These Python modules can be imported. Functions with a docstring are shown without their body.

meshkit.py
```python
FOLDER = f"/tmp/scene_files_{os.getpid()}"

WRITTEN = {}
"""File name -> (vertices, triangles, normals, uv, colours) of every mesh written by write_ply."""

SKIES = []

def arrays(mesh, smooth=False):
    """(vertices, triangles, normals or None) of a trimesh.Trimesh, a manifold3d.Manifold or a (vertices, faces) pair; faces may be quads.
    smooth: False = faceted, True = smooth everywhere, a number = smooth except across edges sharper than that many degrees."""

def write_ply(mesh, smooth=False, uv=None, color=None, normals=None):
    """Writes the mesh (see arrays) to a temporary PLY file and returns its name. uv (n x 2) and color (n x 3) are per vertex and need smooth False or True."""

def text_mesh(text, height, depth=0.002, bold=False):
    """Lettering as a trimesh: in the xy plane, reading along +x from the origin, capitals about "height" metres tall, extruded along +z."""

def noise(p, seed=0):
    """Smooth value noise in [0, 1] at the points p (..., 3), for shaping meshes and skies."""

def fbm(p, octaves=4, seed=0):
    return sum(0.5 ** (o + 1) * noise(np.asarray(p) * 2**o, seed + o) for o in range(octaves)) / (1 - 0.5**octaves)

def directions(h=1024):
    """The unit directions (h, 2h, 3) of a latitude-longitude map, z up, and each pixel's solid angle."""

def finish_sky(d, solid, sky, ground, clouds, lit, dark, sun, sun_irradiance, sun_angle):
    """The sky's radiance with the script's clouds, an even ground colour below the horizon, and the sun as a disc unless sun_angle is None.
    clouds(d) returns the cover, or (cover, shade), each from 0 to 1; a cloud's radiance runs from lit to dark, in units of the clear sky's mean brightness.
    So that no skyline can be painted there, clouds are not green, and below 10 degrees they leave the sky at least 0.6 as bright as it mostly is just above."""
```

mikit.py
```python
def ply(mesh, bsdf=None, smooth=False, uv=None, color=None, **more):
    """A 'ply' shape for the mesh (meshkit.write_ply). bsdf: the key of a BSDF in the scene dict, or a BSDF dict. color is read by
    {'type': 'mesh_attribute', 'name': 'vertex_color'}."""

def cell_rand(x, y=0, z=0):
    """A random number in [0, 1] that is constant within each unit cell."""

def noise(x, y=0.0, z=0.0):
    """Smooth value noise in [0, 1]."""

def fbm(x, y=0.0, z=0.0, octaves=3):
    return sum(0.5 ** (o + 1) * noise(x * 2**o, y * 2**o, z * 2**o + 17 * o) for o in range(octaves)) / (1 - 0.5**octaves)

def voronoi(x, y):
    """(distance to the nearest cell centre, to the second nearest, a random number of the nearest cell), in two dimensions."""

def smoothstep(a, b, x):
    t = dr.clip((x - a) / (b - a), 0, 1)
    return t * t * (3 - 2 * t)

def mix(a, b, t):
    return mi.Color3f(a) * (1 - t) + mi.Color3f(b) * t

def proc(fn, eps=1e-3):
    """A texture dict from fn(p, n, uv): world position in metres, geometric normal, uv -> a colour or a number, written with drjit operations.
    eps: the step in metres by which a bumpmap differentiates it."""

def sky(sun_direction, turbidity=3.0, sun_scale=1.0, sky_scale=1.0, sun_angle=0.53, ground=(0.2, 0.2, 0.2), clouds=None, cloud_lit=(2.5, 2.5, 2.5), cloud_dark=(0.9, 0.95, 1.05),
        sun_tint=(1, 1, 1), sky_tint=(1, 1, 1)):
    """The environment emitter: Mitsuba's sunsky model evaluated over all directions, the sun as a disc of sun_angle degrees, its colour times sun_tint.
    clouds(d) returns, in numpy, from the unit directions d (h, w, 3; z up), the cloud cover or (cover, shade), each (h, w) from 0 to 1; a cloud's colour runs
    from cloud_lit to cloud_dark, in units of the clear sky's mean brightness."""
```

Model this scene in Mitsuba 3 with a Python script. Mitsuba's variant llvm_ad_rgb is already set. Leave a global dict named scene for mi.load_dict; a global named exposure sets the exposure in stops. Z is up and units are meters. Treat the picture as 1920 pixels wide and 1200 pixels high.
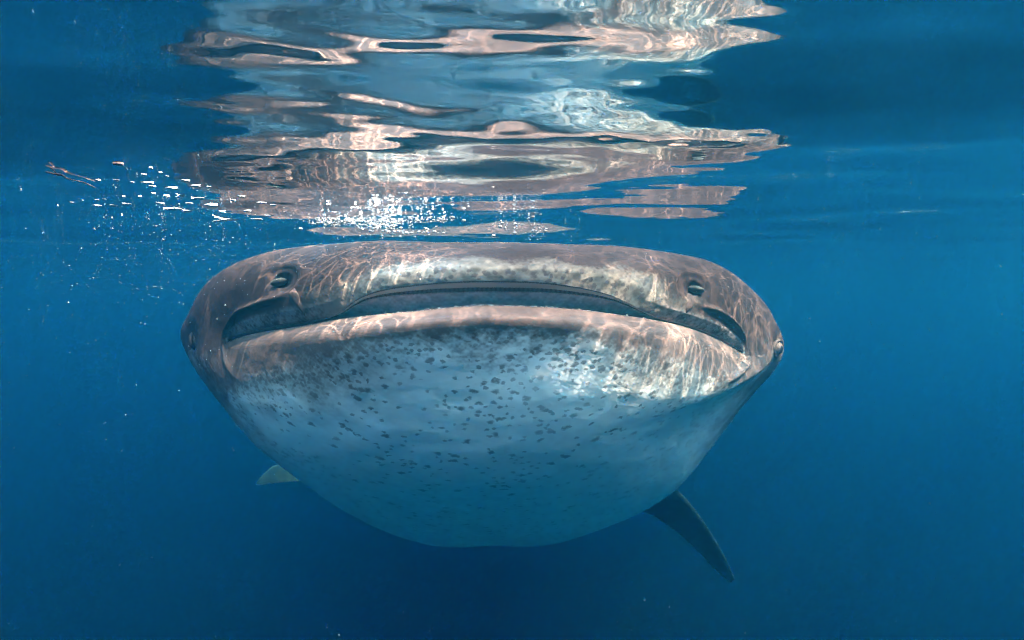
import math, random
import numpy as np, trimesh, drjit as dr, mitsuba as mi, mikit, meshkit
from scipy.interpolate import PchipInterpolator, CubicSpline
from scipy.ndimage import gaussian_filter1d
from scipy.spatial import cKDTree

T = mi.ScalarTransform4f
random.seed(7)
rng = np.random.default_rng(7)
scene, labels = {}, {}

# ---------------------------------------------------------------- camera, sky, exposure
CAM_Z, FOCAL, PITCH = -0.156, 960.0, math.radians(2.386)          # under the surface (z = 0), a wide lens
exposure = 4.68
scene['camera'] = {'type': 'perspective', 'fov': 90.0, 'near_clip': 0.02, 'far_clip': 500.0,
                   'to_world': T().look_at([0, 0, CAM_Z], [0, math.cos(PITCH), CAM_Z - math.sin(PITCH)], [0, 0, 1]),
                   'medium': {'type': 'ref', 'id': 'sea_medium'}}
SUN = [0.37, -0.41, 1.0]
scene['sky'] = mikit.sky(SUN, turbidity=3, sun_scale=0.65, sun_tint=(1.36, 1.0, 0.98), sky_scale=5.2, sky_tint=(1.38, 1.10, 0.80))
# the water itself: red is soon absorbed, blue is scattered
SIG_A, SIG_S = np.array([0.45, 0.124, 0.081]), np.array([0.011, 0.148, 0.228])
scene['sea_medium'] = {'type': 'homogeneous', 'phase': {'type': 'hg', 'g': 0.94}, 'albedo': {'type': 'rgb', 'value': (SIG_S / (SIG_A + SIG_S)).tolist()},
                       'sigma_t': {'type': 'rgb', 'value': (SIG_A + SIG_S).tolist()}}


def at(px, py, Y):
    """A point Y metres ahead of the camera's plane, measured on the photograph (1920 x 1200)."""
    a, b = (np.asarray(px, float) - 960) / FOCAL, (600 - np.asarray(py, float)) / FOCAL
    dy, dz = math.cos(PITCH) + b * math.sin(PITCH), -math.sin(PITCH) + b * math.cos(PITCH)
    Y = np.asarray(Y, float)
    return np.stack([a * Y / dy, Y + 0 * a, CAM_Z + dz * Y / dy], -1)


def grid_faces(n, m, wrap=False):
    i = np.arange(n * m).reshape(n, m)
    if wrap:
        i = np.concatenate([i, i[:, :1]], 1)
    return np.stack([i[:-1, :-1], i[:-1, 1:], i[1:, 1:], i[1:, :-1]], -1).reshape(-1, 4)


# ---------------------------------------------------------------- water surface (open ocean: no bottom within sight)
# the swell over the shark, as the slope of the surface along y (crest and trough within the first metre), then calm water
SLOPE_Y = [-3.0, -0.2, 0.10, 0.20, 0.28, 0.34, 0.37, 0.42, 0.48, 0.53, 0.565, 0.60, 0.65, 0.72, 0.85, 1.0, 1.15, 1.35, 1.6, 2.0, 2.6, 5.0]
SLOPE_V = [0.0, 0.05, -0.08, 0.06, 0.135, 0.125, 0.02, -0.11, -0.13, -0.09, 0.00, 0.03, 0.080, 0.075, 0.045, 0.025, 0.0, -0.03, 0.02, -0.02, 0.01, 0.0]
_sy = np.linspace(-3, 5, 4001)
_sz = np.cumsum(PchipInterpolator(SLOPE_Y, SLOPE_V)(_sy)) * (_sy[1] - _sy[0])
_sz -= np.interp(0.40, _sy, _sz) - 0.010


def surface_z(x, y):
    x, y = np.asarray(x, float), np.asarray(y, float)
    n3 = lambda a, b, o, s: meshkit.fbm(np.stack([x * a, y * b, 0 * x], -1), o, s) - 0.5
    calm = 1 / (1 + (np.hypot(x, y) / 2.3) ** 4)
    yy = y + 0.10 * n3(1.1, 1.3, 2, 3) + 0.035 * np.sin(1.9 * x + 0.4) - 0.03 * x
    side = 0.80 + 0.20 * np.exp(-(x / 0.75) ** 4)
    z = np.interp(np.clip(yy, -3, 5), _sy, _sz) * side
    z = z + 0.010 * np.sin(2 * np.pi * (0.30 * x - 0.16 * y) + 1.0)
    amp = np.interp(y, [0, .25, .33, .48, .57, .67, 1.05, 1.3], [.4, .65, 1.0, 1.05, .85, .38, .38, .8])
    u, w = x * .92 + y * .40, y * .92 - x * .40
    q = lambda a, b, o, s: meshkit.fbm(np.stack([u * a, w * b, 0 * x + 3], -1), o, s) - 0.5
    z = z + 0.023 * n3(2.4, 5.0, 2, 8) + (0.0028 * n3(6, 13, 2, 11) + 0.0022 * q(8, 19, 2, 23)) * amp
    z = z + (0.0010 * n3(15, 36, 2, 17) + 0.00028 * n3(34, 70, 1, 31)) * amp
    return z * calm


def axis(lo, hi, step, far):
    core = np.arange(lo, hi + step / 2, step)
    out, s = [], step
    p = hi
    while p < far:
        s *= 1.06
        p += s
        out.append(p)
    neg, s, p = [], step, lo
    while p > -far:
        s *= 1.06
        p -= s
        neg.append(p)
    return np.concatenate([neg[::-1], core, out])


def painted_caustic(p, n, uv):
    """Caustics painted into the transmittance, not bent by the ripples: bright lines, dim meshes."""
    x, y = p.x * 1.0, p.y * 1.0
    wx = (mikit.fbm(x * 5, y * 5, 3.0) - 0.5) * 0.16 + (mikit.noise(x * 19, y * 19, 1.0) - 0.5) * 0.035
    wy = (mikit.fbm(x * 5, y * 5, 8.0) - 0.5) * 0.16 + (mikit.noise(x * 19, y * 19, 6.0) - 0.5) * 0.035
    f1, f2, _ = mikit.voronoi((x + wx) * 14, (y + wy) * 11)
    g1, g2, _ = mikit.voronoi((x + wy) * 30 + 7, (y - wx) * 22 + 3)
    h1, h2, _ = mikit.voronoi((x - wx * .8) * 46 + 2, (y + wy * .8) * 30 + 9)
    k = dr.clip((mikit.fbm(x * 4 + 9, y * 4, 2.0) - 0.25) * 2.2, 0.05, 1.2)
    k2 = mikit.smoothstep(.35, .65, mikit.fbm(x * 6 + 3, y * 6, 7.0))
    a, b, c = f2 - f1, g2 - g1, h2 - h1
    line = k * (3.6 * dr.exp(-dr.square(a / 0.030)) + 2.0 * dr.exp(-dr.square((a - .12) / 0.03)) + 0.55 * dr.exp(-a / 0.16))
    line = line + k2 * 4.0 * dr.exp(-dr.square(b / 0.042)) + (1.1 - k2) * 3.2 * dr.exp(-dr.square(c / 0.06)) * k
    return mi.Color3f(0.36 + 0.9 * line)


scene['water_film'] = {'type': 'thindielectric', 'int_ior': 1.0, 'ext_ior': 1.33, 'specular_transmittance': mikit.proc(painted_caustic)}
wx, wy = axis(-1.4, 1.4, 0.006, 90), axis(-0.1, 2.0, 0.0045, 90)
X, Y = np.meshgrid(wx, wy)
edge = np.maximum(np.abs(X), np.abs(Y)) > 85
Z = np.where(edge, 0, surface_z(X, Y))
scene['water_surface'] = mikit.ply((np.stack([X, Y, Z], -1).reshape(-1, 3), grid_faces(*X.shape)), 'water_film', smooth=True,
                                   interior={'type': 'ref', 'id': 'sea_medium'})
labels['water_surface'] = {'label': 'rippled underside of the sea surface mirroring the shark', 'kind': 'structure'}

# ---------------------------------------------------------------- the whale shark's body: rings from the throat over the lips to the tail
EDGE_U = [(420, 648), (432, 632), (465, 620), (540, 607), (605, 598), (638, 586), (664, 564), (711, 545), (775, 535), (840, 529), (910, 527), (1000, 529), (1090, 540), (1150, 555), (1195, 577), (1235, 596), (1290, 609), (1345, 628), (1382, 650), (1400, 668)]
RIM_L = [(420, 650), (434, 638), (490, 623), (569, 611), (632, 598), (711, 589), (770, 584), (840, 577), (905, 573), (1000, 575), (1090, 581), (1160, 590), (1215, 598), (1285, 613), (1340, 634), (1380, 656), (1400, 670)]


def down(poly, d, c=910, half=300, floor=2):
    """The polyline moved down by d in the middle, by floor towards the ends."""
    return [(x, y + floor + (d - floor) * max(0, 1 - ((x - c) / half) ** 2)) for x, y in poly]


RINGS = [  # upper line, lower line, (Y middle, Y corner) of each, fall-off power
    (down(RIM_L, 12), down(RIM_L, 26), (1.60, 1.50), (1.60, 1.50), 3),
    (down(RIM_L, 14), down(RIM_L, 20), (1.07, 1.42), (1.16, 1.40), 3),
    (down(EDGE_U, 20), down(RIM_L, 9), (1.035, 1.38), (1.07, 1.36), 3),
    (down(EDGE_U, 11), down(RIM_L, 1, floor=1), (1.012, 1.36), (1.02, 1.35), 3),
    (EDGE_U, RIM_L, (0.990, 1.340), (1.010, 1.34), 3),
    ([(416, 640), (428, 613), (470, 590), (540, 572), (610, 556), (680, 528), (760, 512), (830, 506), (910, 503), (1000, 505), (1090, 512), (1160, 527), (1230, 558), (1290, 578), (1345, 600), (1388, 632), (1404, 665)],
     [(417, 656), (436, 660), (475, 652), (545, 640), (620, 628), (700, 617), (770, 608), (840, 601), (905, 598), (1000, 600), (1090, 607), (1160, 617), (1215, 627), (1285, 643), (1340, 662), (1380, 682), (1402, 675)],
     (0.985, 1.335), (0.958, 1.318), 3),
    ([(395, 640), (402, 600), (440, 555), (500, 525), (570, 505), (650, 490), (740, 480), (830, 476), (910, 475), (1000, 477), (1090, 482), (1180, 492), (1260, 512), (1330, 540), (1385, 580), (1415, 625), (1425, 665)],
     [(400, 665), (430, 692), (480, 700), (560, 690), (640, 680), (720, 670), (800, 662), (905, 656), (1000, 660), (1090, 667), (1180, 680), (1260, 695), (1330, 708), (1380, 712), (1413, 694), (1425, 668)],
     (1.03, 1.36), (0.985, 1.340), 3),
    ([(368, 640), (375, 595), (415, 540), (470, 505), (560, 480), (660, 467), (760, 463), (910, 463), (1060, 468), (1180, 477), (1280, 497), (1350, 525), (1405, 565), (1438, 610), (1452, 660)],
     [(378, 668), (430, 728), (510, 758), (620, 765), (760, 765), (905, 765), (1050, 768), (1180, 767), (1290, 755), (1370, 730), (1430, 695), (1452, 668)],
     (1.10, 1.40), (1.040, 1.377), 3),
    ([(340, 640), (345, 610), (365, 560), (400, 520), (450, 488), (520, 468), (620, 457), (720, 452), (850, 454), (960, 457), (1100, 459), (1200, 466), (1300, 482), (1370, 510), (1420, 550), (1450, 590), (1468, 630), (1474, 655)],
     [(352, 668), (392, 722), (460, 790), (560, 835), (700, 865), (905, 880), (1080, 865), (1220, 815), (1330, 755), (1420, 702), (1474, 658)],
     (1.22, 1.47), (1.138, 1.45), 2.6),
    ([(350, 664), (366, 635), (415, 600), (500, 576), (700, 562), (950, 557), (1150, 562), (1330, 582), (1425, 615), (1460, 650), (1468, 668)],
     [(385, 715), (425, 762), (480, 828), (555, 897), (640, 956), (750, 1008), (850, 1029), (925, 1024), (1000, 1026), (1150, 980), (1270, 908), (1350, 812), (1400, 750), (1445, 704), (1468, 672)],
     (1.75, 1.62), (1.84, 1.62), 2.2),
]
NU = 720                                                # around: left corner, over the top, right corner, back underneath
half = NU // 2


def ring(up, lo, yu, yl, power):
    out = []
    for poly, (yc, yk), back in ((up, yu, False), (lo, yl, True)):
        p = np.array(poly, float)
        t = np.concatenate([[0], np.cumsum(np.hypot(*np.diff(p, axis=0).T))])
        t /= t[-1]
        s = (np.arange(half) + 0.0) / half
        if back:
            s = 1 - s
        xy = PchipInterpolator(t, p)(s)
        w = np.abs(2 * (xy[:, 0] - p[0, 0]) / (p[-1, 0] - p[0, 0]) - 1) ** power
        out.append(at(xy[:, 0], xy[:, 1], yc + (yk - yc) * w))
    return np.concatenate(out)


def ellipse_ring(Yc, cz, hw, hh, cx=0.0):
    th = np.pi - 2 * np.pi * np.arange(NU) / NU
    return np.stack([cx + hw * np.sign(np.cos(th)) * np.abs(np.cos(th)) ** .9, np.full(NU, Yc), cz + hh * np.sin(th)], -1)


rings = [ring(*r) for r in RINGS]
rings = [rings[0].mean(0) + (rings[0] - rings[0].mean(0)) * [0.6, 1, .6]] + rings[1:]
rings += [ellipse_ring(2.9, -.93, 1.0, .52), ellipse_ring(4.3, -1.30, .84, .44), ellipse_ring(6.5, -1.9, .40, .28), ellipse_ring(8.6, -2.5, .06, .10)]
K = len(rings)
SEG = [14, 16, 14, 10, 26, 36, 40, 44, 60, 30, 16, 14, 10]     # samples between neighbouring rings
vs = np.concatenate([np.arange(n) / n + k for k, n in enumerate(SEG)] + [[K - 1.0]])
P = PchipInterpolator(np.arange(K), np.array(rings), axis=0)(vs)          # (nv, NU, 3)
P = gaussian_filter1d(P, 5, axis=1, mode='wrap')
sm = gaussian_filter1d(P, 4, axis=0, mode='nearest')
w = np.clip((vs - 4.4) / 0.8, 0, 1)[:, None, None]
P = P * (1 - w) + sm * w


def normals(P):
    du = np.roll(P, -1, 1) - np.roll(P, 1, 1)
    dv = np.gradient(P, axis=0)
    n = np.cross(dv, du)
    n /= np.linalg.norm(n, axis=-1, keepdims=True) + 1e-12
    return n


def project(P):
    d = P - [0, 0, CAM_Z]
    y, z = d[..., 1] * math.cos(PITCH) - d[..., 2] * math.sin(PITCH), d[..., 1] * math.sin(PITCH) + d[..., 2] * math.cos(PITCH)
    return np.stack([960 + FOCAL * d[..., 0] / y, 600 - FOCAL * z / y], -1)


sm = gaussian_filter1d(P, 13, axis=0, mode='nearest')                      # the throat bulges evenly
w = np.clip((vs - 5.3) / 0.9, 0, 1)[:, None, None] * np.clip((8.6 - vs) / .6, 0, 1)[:, None, None] * (np.arange(NU) >= half)[None, :, None]
w = gaussian_filter1d(w, 10, axis=1, mode='wrap')
P = P * (1 - w) + sm * w
# towards the corners the upper lip is tucked in under the cheek
tuck = np.clip((np.abs(P[..., 0] + .05) - .28) / .14, 0, 1) * np.clip(1.25 - np.abs(P[..., 0] + .05) / .62, 0, 1) * (np.arange(NU) < half) * np.clip((4.75 - vs) / .7, 0, 1)[:, None]
P[..., 1] += .032 * gaussian_filter1d(tuck, 6, axis=1, mode='wrap')
nrm = normals(P)
front = (vs[:, None] > 3.9) & (vs[:, None] < 8.02) & np.ones((1, NU), bool)
tree = cKDTree(project(P[front]))


def on_skin(poly, n=60):
    """Points on the skin along a line that was measured on the photograph."""
    p = np.array(poly, float)
    t = np.concatenate([[0], np.cumsum(np.hypot(*np.diff(p, axis=0).T))])
    xy = PchipInterpolator(t, p)(np.linspace(0, t[-1], n))
    return P[front][tree.query(xy)[1]], nrm[front][tree.query(xy)[1]]


def groove(poly, width, depth, lip=0.0, side=None, taper=0.25):
    """Presses a crease into the skin along the line; lip raises the skin on one side of it (side: a direction)."""
    global P
    pts, _ = on_skin(poly, 120)
    pts = gaussian_filter1d(pts, 3, axis=0, mode='nearest')
    d, i = cKDTree(pts).query(P.reshape(-1, 3))
    e = np.minimum(i, len(pts) - 1 - i) / len(pts)
    fade = np.clip(e / taper, 0, 1)
    amount = -depth * np.exp(-(d / width) ** 2) * fade
    if lip:
        tang = np.gradient(pts, axis=0)[i]
        off = P.reshape(-1, 3) - pts[i]
        s = np.sign((off * np.asarray(side)).sum(-1))
        amount += lip * fade * np.exp(-np.maximum(d - width * .8, 0) / 0.05) * (s > 0) * np.clip(d / width, 0, 1)
    amount[np.repeat(vs, NU) < 3.95] = 0
    P = P + amount.reshape(P.shape[:2])[..., None] * nrm


FOLD_L = [(417, 662), (418, 640), (424, 620), (434, 603), (449, 584), (478, 572), (513, 560), (545, 552)]
FOLD_R = [(1398, 662), (1396, 640), (1386, 618), (1366, 596), (1342, 582), (1318, 574), (1300, 566)]
groove(FOLD_L, 0.0075, 0.012, 0.002, [-.5, 0, 1])
groove(FOLD_R, 0.0075, 0.011, 0.002, [.5, 0, 1])
groove([(420, 640), (419, 662), (424, 682), (436, 700), (452, 712)], 0.009, 0.004)
groove([(1400, 655), (1401, 675), (1392, 692), (1376, 706), (1356, 718)], 0.009, 0.012)
PIT_Y = []
for cx, cy in ((527, 522), (1304, 537)):                    # nostril pits
    c, n = on_skin([(cx - 1, cy), (cx + 1, cy)], 3)
    PIT_Y.append(float(c[1][1]))
    q = P - c[1]
    e = np.sqrt((q[..., 0] / 0.032) ** 2 + (q[..., 2] / 0.018) ** 2 + (q[..., 1] / .06) ** 2)
    P = P + (np.array([0, 1, -.35]) * (0.030 * np.exp(-e ** 3))[..., None] + nrm * (0.006 * np.exp(-((e - 1.45) / .35) ** 2))[..., None]) * (vs > 3.95)[:, None, None]
for cx, cy in ((350, 640), (1462, 652)):                    # the eyes stand on low mounds
    c, n = on_skin([(cx - 1, cy), (cx + 1, cy)], 3)
    d = np.linalg.norm(P - c[1], axis=-1)
    P = P + nrm * (0.020 * np.exp(-(d / .055) ** 2))[..., None]
u = np.arange(NU) / NU
nz = meshkit.fbm(P * [6, 6, 8], 3, 4) - .5
P = P + nrm * (0.010 * nz * np.clip((vs[:, None] - 4.5), 0, 1))[..., None]
nv = len(vs)
uvs = np.stack(np.broadcast_arrays(u[None, :], vs[:, None] / 20), -1).reshape(-1, 2)
quads = grid_faces(nv, NU, wrap=True)
body_v = P.reshape(-1, 3)


def skin(p, n, uv):
    """Pigment only: brown-grey back and lips, white belly, dark blotches."""
    v = uv.y * 20
    up = dr.select(uv.x < 0.5, mi.Float(1), mi.Float(0))
    x, s = p.x + 0.04, p.y * 0.75 - p.z
    ax = dr.abs(x)
    m1 = mikit.fbm(p.x * 14, p.y * 14, p.z * 14, 4)
    m2 = mikit.fbm(p.x * 70, p.y * 70, p.z * 70, 3)
    m3 = mikit.noise(p.x * 190, p.y * 190, p.z * 190)
    m4 = mikit.noise(p.x * 420, p.y * 420, p.z * 420)
    fleck = (m2 - .5) * 1.3 + (m3 - .5) * .5
    back = mikit.mix([0.026, 0.0175, 0.0165], [0.062, 0.042, 0.039], m1) * (0.62 + 0.56 * m2 + 0.20 * m4)
    roll = mikit.mix([0.072, 0.050, 0.046], [0.165, 0.115, 0.105], m1) * (0.62 + 0.56 * m2 + 0.20 * m4)
    white = mikit.mix([0.76, 0.76, 0.73], [0.90, 0.90, 0.88], m1) * (0.9 + 0.2 * m2)
    cheek = mikit.smoothstep(0.54, 0.80, ax + (m1 - .5) * .26)
    start = 5.70 + 0.65 * mikit.smoothstep(0.25, 0.75, ax) + 1.5 * cheek
    low = mikit.smoothstep(-0.45, 0.55, v - start + (m1 - 0.5) * 1.3 + fleck * .6)
    low = low * (1 - cheek * (0.9 - 0.35 * mikit.smoothstep(.45, .8, -p.z)))
    white = mikit.mix(white, mikit.mix([.075, .058, .054], [.25, .225, .21], mikit.smoothstep(.28, .72, m2 * .7 + m3 * .3)), 0.88 * mikit.smoothstep(.10, .36, ax + (m1 - .5) * .2) * (1 - mikit.smoothstep(6.3, 7.6, v + (m1 - .5) * 1.2)))
    high = (1 - mikit.smoothstep(5.05, 5.75, v + (m1 - 0.5) * 1.5 + fleck * .5)) * (1 - mikit.smoothstep(0.20, 0.50, dr.abs(x - .02) + (m1 - .5) * .35 + fleck * .12))
    pale = mikit.mix([.13, .115, .10], [.36, .335, .295], mikit.smoothstep(.3, .7, m2 * .6 + m1 * .4))
    c = mikit.mix(mikit.mix(roll, back, dr.maximum(up, cheek)), mikit.mix(white, pale, up), dr.select(up > 0.5, high * 0.9, low))
    labial = up * mikit.smoothstep(.28, .40, ax) * (1 - mikit.smoothstep(4.7, 5.05, v))
    c = mikit.mix(c, mikit.mix([.045, .045, .05], [.32, .28, .28], mikit.smoothstep(.30, .72, m1 * .5 + m2 * .5 + (m3 - .5) * .25)), labial * .8)
    # dark blotches: ragged, in loose clusters, fewer and smaller down the belly
    wob = (mikit.noise(p.x * 110, p.y * 110, p.z * 110) - .5)
    den = dr.maximum(mikit.smoothstep(.36, .62, mikit.fbm(p.x * 5, s * 5, 4.0)), up)
    near = 1 - mikit.smoothstep(6.2, 7.9, v + (m1 - .5) * 1.2)
    flank = mikit.smoothstep(.30, .62, ax)
    f, _, r = mikit.voronoi(x * 31 + wob * .4, s * 34 + m3 * .2)
    g, _, q = mikit.voronoi(x * 62 + 5 + wob * .5, s * 66 + m3 * .4)
    rag = wob * .15 + (m3 - .5) * .15
    big = dr.select(r < 0.08 + 0.50 * den * (0.28 + .72 * near + .6 * flank), 1 - mikit.smoothstep(0.09, 0.35, f + rag + (r - .2) * .2), 0.0)
    small = dr.select(q < 0.07 + 0.55 * den * (0.30 + .70 * near + .8 * flank), 1 - mikit.smoothstep(0.20, 0.40, g + rag), 0.0)
    dust = 0.45 * mikit.smoothstep(.60, .78, m2 + (m3 - .5) * .3) * (.35 + .65 * flank) * den
    spot = dr.maximum(dr.maximum(big, small * .85), dust)
    spot = spot * dr.select(up > .5, high, mikit.smoothstep(5.1, 5.9, v + fleck * .3)) * (1 - 0.5 * mikit.smoothstep(7.0, 8.8, v)) * dr.maximum(up, 0.70 + 0.30 * mikit.smoothstep(.2, .6, mikit.noise(x * 16, s * 16, 2.0)))
    c = mikit.mix(c, mi.Color3f(0.085, 0.075, 0.078), spot * (0.8 + .15 * up))
    # inside the mouth
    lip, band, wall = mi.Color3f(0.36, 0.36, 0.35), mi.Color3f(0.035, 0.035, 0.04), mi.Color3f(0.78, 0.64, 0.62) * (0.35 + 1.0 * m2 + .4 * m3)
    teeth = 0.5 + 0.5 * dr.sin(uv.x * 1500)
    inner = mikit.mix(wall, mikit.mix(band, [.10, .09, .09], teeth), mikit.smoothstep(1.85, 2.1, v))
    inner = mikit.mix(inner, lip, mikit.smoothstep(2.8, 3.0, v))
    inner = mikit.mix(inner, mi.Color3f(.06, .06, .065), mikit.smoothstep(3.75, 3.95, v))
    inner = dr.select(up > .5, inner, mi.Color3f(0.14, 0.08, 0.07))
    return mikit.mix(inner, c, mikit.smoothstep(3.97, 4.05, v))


def skin_bump(p, n, uv):
    return 0.0011 * mikit.fbm(p.x * 130, p.y * 130, p.z * 130, 3) + 0.0025 * mikit.fbm(p.x * 25, p.y * 25, p.z * 25, 2)


scene['skin'] = {'type': 'twosided', 'bsdf': {'type': 'bumpmap', 'arbitrary': {'type': 'proc', **{k: v for k, v in mikit.proc(skin_bump, eps=1.5e-3).items() if k != 'type'}}, 'scale': 1.0,
                 'bsdf': {'type': 'principled', 'base_color': mikit.proc(skin), 'roughness': 0.6, 'specular': 0.05}}}
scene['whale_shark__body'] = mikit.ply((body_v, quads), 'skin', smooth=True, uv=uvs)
labels['whale_shark'] = {'label': 'huge spotted whale shark swimming head-on just under the surface with its wide mouth ajar', 'category': 'whale shark'}


# ---------------------------------------------------------------- the shark's other parts
def ball(c, r, axes=None, sub=3):
    m = trimesh.creation.icosphere(sub, 1.0)
    v = m.vertices * r
    if axes is not None:
        v = v @ np.asarray(axes)
    return v + c, m.faces


def frame(n, up=(0, 0, 1)):
    n = np.asarray(n) / np.linalg.norm(n)
    a = np.cross(up, n)
    a /= np.linalg.norm(a)
    return np.stack([a, np.cross(n, a), n])


nrm = normals(P)
scene['nasal_skin'] = {'type': 'principled', 'base_color': mikit.proc(lambda p, n, uv: mikit.mix([.03, .036, .036], [.10, .105, .10], mikit.fbm(p.x * 70, p.y * 70, p.z * 140, 3))), 'roughness': 0.6, 'specular': 0.06}
scene['eye_skin'] = {'type': 'principled', 'base_color': mikit.proc(lambda p, n, uv: mikit.mix([.06, .044, .04], [.13, .098, .09], mikit.fbm(p.x * 160, p.y * 160, p.z * 160, 3))), 'roughness': 0.6, 'specular': 0.06}
scene['pupil_black'] = {'type': 'principled', 'base_color': {'type': 'rgb', 'value': [.012, .012, .016]}, 'roughness': 0.3, 'specular': 0.4}
for k, (cx, cy, tilt) in enumerate(((523, 529, -.25), (1305, 543, .2))):
    c, n = on_skin([(cx - 1, cy), (cx + 1, cy)], 3)
    f = frame([0.1 * (1 if k else -1), -1, .45], (tilt, 0, 1))
    skin_y = PIT_Y[k]
    key = 'whale_shark__nasal_flap' + ('_001' if k else '')
    scene[key] = mikit.ply(ball(at(cx, cy, skin_y + .021), [.020, .008, .012], f), 'nasal_skin', smooth=True)
labels['whale_shark__nasal_flap'] = {'label': 'pale flap closing the nostril on the left of the photo'}
labels['whale_shark__nasal_flap_001'] = {'label': 'pale flap closing the nostril on the right of the photo'}


def tube(pts, radii, sides=14, flat=1.0, n=40):
    pts, radii = np.asarray(pts, float), np.asarray(radii, float)
    t = np.linspace(0, 1, len(pts))
    s = np.linspace(0, 1, n)
    c, r = PchipInterpolator(t, pts)(s), PchipInterpolator(t, radii)(s)
    tg = np.gradient(c, axis=0)
    tg /= np.linalg.norm(tg, axis=1, keepdims=True)
    a = np.cross(tg, [0, 1, 0.2])
    a /= np.linalg.norm(a, axis=1, keepdims=True)
    b = np.cross(tg, a)
    th = np.arange(sides) * 2 * np.pi / sides
    v = c[:, None] + r[:, None, None] * (np.cos(th)[None, :, None] * a[:, None] + flat * np.sin(th)[None, :, None] * b[:, None])
    v = np.concatenate([v.reshape(-1, 3), c[:1], c[-1:]])
    f = grid_faces(n, sides, True)
    f = np.vstack([f[:, [0, 1, 2]], f[:, [0, 2, 3]]])
    i = np.arange(sides)
    f = np.vstack([f, np.stack([np.full(sides, n * sides), (i + 1) % sides, i], 1), np.stack([np.full(sides, n * sides + 1), (n - 1) * sides + i, (n - 1) * sides + (i + 1) % sides], 1)])
    return v, f


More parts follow.
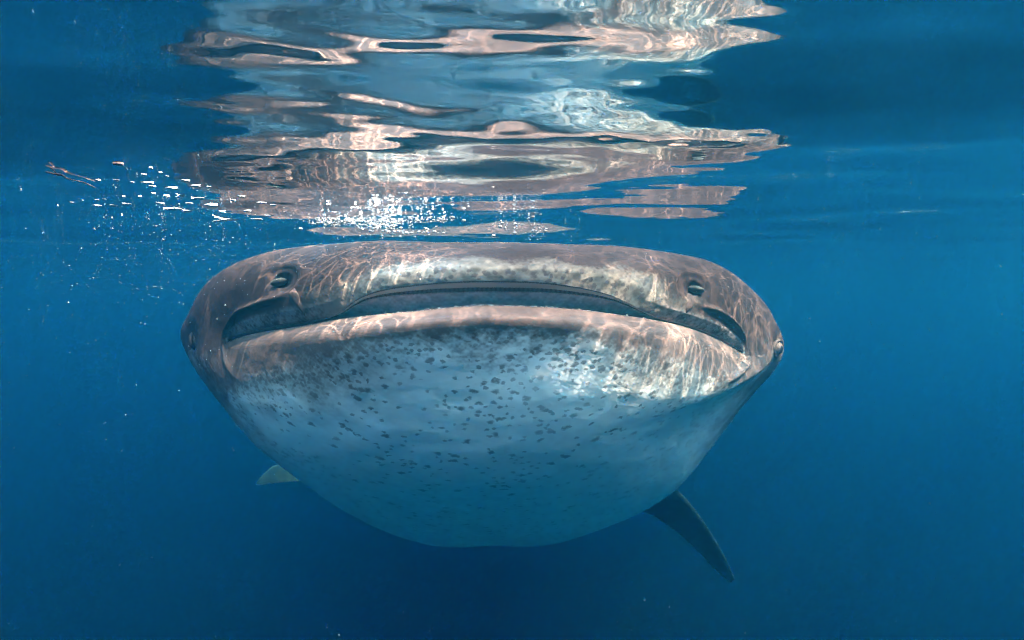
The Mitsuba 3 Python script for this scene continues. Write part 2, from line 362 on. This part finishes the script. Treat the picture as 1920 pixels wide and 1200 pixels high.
scene['lip_skin'] = {'type': 'principled', 'base_color': mikit.proc(lambda p, n, uv: mikit.mix([.03, .023, .022], [.075, .057, .054], mikit.fbm(p.x * 60, p.y * 60, p.z * 60, 3))), 'roughness': 0.6, 'specular': 0.05}
scene['barbel_skin'] = {'type': 'principled', 'base_color': mikit.proc(lambda p, n, uv: mikit.mix([.035, .026, .025], [.10, .073, .067], mikit.fbm(p.x * 90, p.y * 90, p.z * 90, 3))), 'roughness': 0.6, 'specular': 0.05}
for k, line in enumerate(([(550, 548), (560, 562), (567, 578), (573, 594)], [(1299, 556), (1294, 566), (1289, 578), (1284, 592)])):
    c, n = on_skin(line, 4)
    c = c + np.array([0, .003, 0])
    scene['whale_shark__barbel' + ('_001' if k else '')] = mikit.ply(tube(c, [.014, .0125, .008, .002], flat=.6), 'barbel_skin', smooth=True)

for k, (cx, cy, d) in enumerate(((344, 642, (-.98, -.08, -.10)), (1468, 656, (.62, -.78, -.10)))):
    c, n = on_skin([(cx - 1, cy), (cx + 1, cy)], 3)
    f = frame(d)
    key = 'whale_shark__eye' + ('_001' if k else '')
    o = c[1] - f[2] * (.012 if k else .020)
    scene[key] = mikit.ply(ball(o, [.024, .024, .024], f), 'eye_skin', smooth=True)
    scene[key + '__pupil'] = mikit.ply(ball(o + f[2] * .0185 - f[1] * .002, [.0105, .0125, .0075], f), 'pupil_black', smooth=True)
    th = np.linspace(0, 2 * np.pi, 49)
    ring_pts = o + f[2] * .012 + .0235 * (np.cos(th)[:, None] * f[0] * 1.0 + np.sin(th)[:, None] * f[1])
    scene[key + '__eyelid'] = mikit.ply(tube(ring_pts, np.full(49, .0052), n=96), 'lip_skin', smooth=True)
labels['whale_shark__eye'] = {'label': 'eye on the side of the head at the left of the photo'}
labels['whale_shark__eye_001'] = {'label': 'eye on the side of the head at the right of the photo'}

scene['tooth_white'] = {'type': 'principled', 'base_color': {'type': 'rgb', 'value': [.80, .74, .68]}, 'roughness': 0.25, 'specular': 0.5}
tv, tf, base = [], [], 0
rim = np.argmin(np.abs(vs - 3.9))
for u in np.arange(int(NU * .60), int(NU * .90)):
    for q in range(2):
        if rng.random() < .55 * np.exp(-((u / NU - .745) / .075) ** 2):
            a = P[rim - q * 2, u]
            v, f = ball(a + rng.normal(0, .0008, 3) + [0, 0, .001], rng.uniform(.0007, .0016) * np.array([1, 1, 1.2]), sub=1)
            tv.append(v); tf.append(f + base); base += len(v)
scene['whale_shark__lower_teeth'] = mikit.ply((np.vstack(tv), np.vstack(tf)), 'tooth_white', smooth=True)
labels['whale_shark__lower_teeth'] = {'label': 'row of tiny pale teeth along the lower lip', 'kind': 'stuff'}


def fin(key, lead, trail, thick, n=60, m=25):
    """A blade between its leading and trailing edges, each a list of (px, py, Y)."""
    out = []
    for e in (lead, trail):
        e = np.array(e, float)
        t = np.linspace(0, 1, len(e))
        q = PchipInterpolator(t, e)(np.linspace(0, 1, n))
        out.append(at(q[:, 0], q[:, 1], q[:, 2]))
    L, R = out
    c = np.linspace(0, 1, m)
    mid = L[:, None] * (1 - c)[None, :, None] + R[:, None] * c[None, :, None]
    span = np.gradient(mid, axis=0)
    chord = np.broadcast_to((R - L)[:, None], mid.shape)
    nn = np.cross(span, chord)
    nn /= np.linalg.norm(nn, axis=-1, keepdims=True) + 1e-9
    nn = gaussian_filter1d(nn, 4, axis=0, mode='nearest')
    w = np.linalg.norm(R - L, axis=1)
    prof = thick * (np.sqrt(c + 1e-4) * 1.6 * (1 - c) ** .9 + .02)
    h = w[:, None] * prof[None]
    top, bot = mid + nn * h[..., None], mid - nn * h[..., None]
    loop = np.concatenate([top, bot[:, ::-1]], 1)
    f = grid_faces(n, 2 * m, True)
    cu = np.concatenate([c, c[::-1]])
    uvf = np.stack(np.broadcast_arrays(cu[None, :], np.linspace(0, 1, n)[:, None]), -1).reshape(-1, 2)
    scene[key] = mikit.ply((loop.reshape(-1, 3), f), 'fin_skin', smooth=True, uv=uvf)


scene['fin_skin'] = {'type': 'twosided', 'bsdf': {'type': 'principled', 'base_color': mikit.proc(lambda p, n, uv: mikit.mix(mikit.mix([.022, .034, .034], [.05, .072, .068], mikit.fbm(p.x * 12, p.y * 12, p.z * 12, 4)), [.14, .18, .165], .8 * (1 - mikit.smoothstep(.03, .10, uv.x + .05 * mikit.noise(p.x * 25, p.y * 25, p.z * 25))))), 'roughness': 0.5, 'specular': 0.3}}  # leading edge painted paler, as sunlight catching it
fin('whale_shark__pectoral_fin_001',
    [(1170, 830, 2.15), (1262, 910, 2.40), (1300, 952, 2.50), (1335, 1003, 2.58), (1361, 1048, 2.64), (1377, 1087, 2.68)],
    [(1110, 930, 2.45), (1205, 958, 2.62), (1262, 992, 2.70), (1310, 1035, 2.74), (1345, 1072, 2.75), (1370, 1093, 2.72)], 0.075)
fin('whale_shark__pectoral_fin',
    [(720, 850, 2.75), (600, 858, 2.85), (545, 868, 2.92), (515, 873, 2.98), (495, 888, 3.03), (480, 907, 3.06)],
    [(720, 905, 2.75), (620, 900, 2.80), (560, 902, 2.86), (530, 904, 2.92), (505, 907, 2.98), (482, 910, 3.05)], 0.06)
labels['whale_shark__pectoral_fin'] = {'label': 'short visible tip of the fin on the left of the photo'}
labels['whale_shark__pectoral_fin_001'] = {'label': 'long swept back fin on the right of the photo'}

# ---------------------------------------------------------------- bubbles, foam and specks in the water
scene['foam_grey'] = {'type': 'principled', 'base_color': {'type': 'rgb', 'value': [.42, .41, .40]}, 'roughness': 0.4, 'specular': 0.3}
scene['foam_white'] = {'type': 'principled', 'base_color': {'type': 'rgb', 'value': [.66, .66, .66]}, 'roughness': 0.3, 'specular': 0.5}


def under_surface(px, py):
    """The point of the water surface that is met in this direction."""
    d = at(px, py, 1.0) - [0, 0, CAM_Z]
    t = np.linspace(.2, 3.5, 6000)
    q = np.array([0, 0, CAM_Z]) + t[:, None] * d
    return q[np.argmax(q[:, 2] > surface_z(q[:, 0], q[:, 1]))]


BUBBLES = [(184, 337, 11, 5), (218, 337, 13, 5), (248, 341, 8, 3), (277, 342, 33, 5), (286, 349, 17, 4), (320, 352, 38, 5), (288, 362, 10, 5), (313, 367, 14, 6), (232, 368, 8, 4), (262, 368, 8, 3),
           (182, 374, 9, 4), (195, 373, 9, 3), (135, 379, 10, 3), (155, 375, 5, 3), (182, 385, 20, 3), (213, 385, 15, 3), (238, 382, 24, 4), (283, 314, 8, 5), (301, 323, 7, 4), (314, 330, 8, 3),
           (270, 327, 12, 4), (348, 338, 18, 4), (365, 348, 28, 4), (392, 350, 10, 4), (325, 391, 46, 6), (352, 395, 30, 4), (395, 384, 30, 7), (430, 411, 80, 5), (463, 395, 22, 5), (437, 375, 14, 5),
           (340, 366, 30, 6), (372, 371, 34, 6), (453, 368, 20, 4), (490, 380, 26, 4), (513, 384, 18, 4), (505, 404, 26, 4), (300, 381, 22, 3), (415, 396, 24, 4), (480, 410, 30, 4), (355, 381, 18, 4)]
for i, (px, py, w_, h_) in enumerate(BUBBLES):
    q = under_surface(px, py)
    px_m = q[1] / FOCAL
    v, f = ball(np.zeros(3), np.array([w_ * .36 * px_m, min(w_ * .4, 6) * px_m, h_ * .36 * px_m]), sub=2)
    v = v * (1 + .45 * (meshkit.noise(v / (px_m * 5) + i * 7.3, 5) - .5))[:, None]
    t_ = rng.normal(0, .12)
    v = v @ np.array([[math.cos(t_), 0, math.sin(t_)], [0, 1, 0], [-math.sin(t_), 0, math.cos(t_)]]) + q - [0, 0, h_ * .2 * px_m]
    key = 'bubble' + (f'_{i:03d}' if i else '')
    scene[key] = mikit.ply((v, f), 'foam_white', smooth=True)
    long = w_ >= 20
    labels[key] = {'label': 'long white air bubble streak flattened against the water surface left of the shark' if long else 'tiny white air bubble dot under the water surface left of the shark', 'category': 'bubble',
                   'group': 'long bubble streaks left of the shark' if long else 'tiny bubble dots left of the shark'}
    if w_ > 70:
        labels[key] = {'label': 'widest and lowest white bubble streak, near the left end of the brown reflection', 'category': 'bubble'}


def specks(key, centres, radii, material, sub=0, label='', category=None, squash=1.0):
    m = trimesh.creation.icosphere(sub, 1.0) if sub else trimesh.creation.octahedron() if hasattr(trimesh.creation, 'octahedron') else trimesh.creation.icosphere(0, 1.0)
    v = (m.vertices[None] * np.asarray(radii)[:, None, None] * [1, 1, squash] + centres[:, None]).reshape(-1, 3)
    f = (m.faces[None] + (np.arange(len(centres)) * len(m.vertices))[:, None, None]).reshape(-1, 3)
    scene[key] = mikit.ply((v, f), material, smooth=True)
    labels[key] = {'label': label, 'category': category, 'kind': 'stuff'}


pts, rad = [], []
for px, py, sx, sy, n in ((670, 414, 70, 9, 210), (725, 420, 36, 10, 150), (625, 410, 36, 5, 80), (820, 410, 60, 4, 60), (965, 420, 40, 14, 55), (750, 434, 90, 10, 70), (1000, 436, 25, 12, 35)):
    for _ in range(n):
        a, b = rng.normal(px, sx * .6), rng.normal(py, sy * .6)
        Yq = rng.normal(1.08, .05)
        q = at(a, b, Yq)
        zs = float(surface_z(q[0], q[1])) - .001
        q[2] = min(q[2], zs)
        pts.append(q); rad.append(min(.0045, rng.lognormal(-6.35, .5)))
specks('foam', np.array(pts), rad, 'foam_grey', 1, 'white foam of broken bubbles hanging under the surface above the snout', 'foam', .75)

pts, rad = [], []
for px, py, sx, sy, n, r0 in ((300, 480, 190, 60, 520, -7.3), (400, 400, 120, 22, 380, -7.05), (240, 375, 90, 25, 170, -7.05), (880, 437, 240, 12, 260, -7.4), (200, 640, 220, 160, 420, -7.75), (1650, 560, 230, 280, 600, -7.85), (960, 1110, 700, 70, 600, -7.85), (1500, 430, 260, 50, 160, -7.7)):
    for _ in range(n):
        a, b, Yq = rng.normal(px, sx), rng.normal(py, sy), rng.uniform(.8, 1.7)
        q = at(a, b, Yq)
        if q[2] < float(surface_z(q[0], q[1])) - .004:
            pts.append(q); rad.append(rng.lognormal(r0, .4) * Yq)
specks('drifting_specks', np.array(pts), rad, 'foam_grey', 0, 'tiny pale specks and bubbles drifting in the blue water', 'specks')

# ---------------------------------------------------------------- a scrap of weed at the surface, far left
scene['weed_brown'] = {'type': 'principled', 'base_color': mikit.proc(lambda p, n, uv: mikit.mix([.03, .02, .016], [.12, .07, .045], mikit.fbm(p.x * 90, p.y * 90, p.z * 90, 3))), 'roughness': 0.5}
line = [under_surface(*p) - [0, 0, .004] for p in ((86, 315), (100, 319), (115, 322), (128, 329), (150, 334), (166, 340), (180, 347))]
scene['drifting_weed__stem'] = mikit.ply(tube(line, [.0008, .0014, .0017, .0011, .0008, .0009, .0005], flat=.6), 'weed_brown', smooth=True)
line = [under_surface(*p) - [0, 0, .003] for p in ((92, 308), (97, 311), (103, 318))]
scene['drifting_weed__frond'] = mikit.ply(tube(line, [.0005, .0012, .0009], flat=.5), 'weed_brown', smooth=True)
labels['drifting_weed'] = {'label': 'thin brown strand of weed drifting at the surface by the left edge of the photo', 'category': 'weed'}
q = under_surface(221, 306)
v, f = ball(np.zeros(3), [.0050, .004, .0012], sub=2)
v = v * (1 + .5 * (meshkit.noise(v * 500, 3) - .5))[:, None] + q - [0, 0, .001]
scene['weed_fragment'] = mikit.ply((v, f), 'weed_brown', smooth=True)
labels['weed_fragment'] = {'label': 'small orange brown fragment floating at the surface right of the weed strand', 'category': 'weed'}
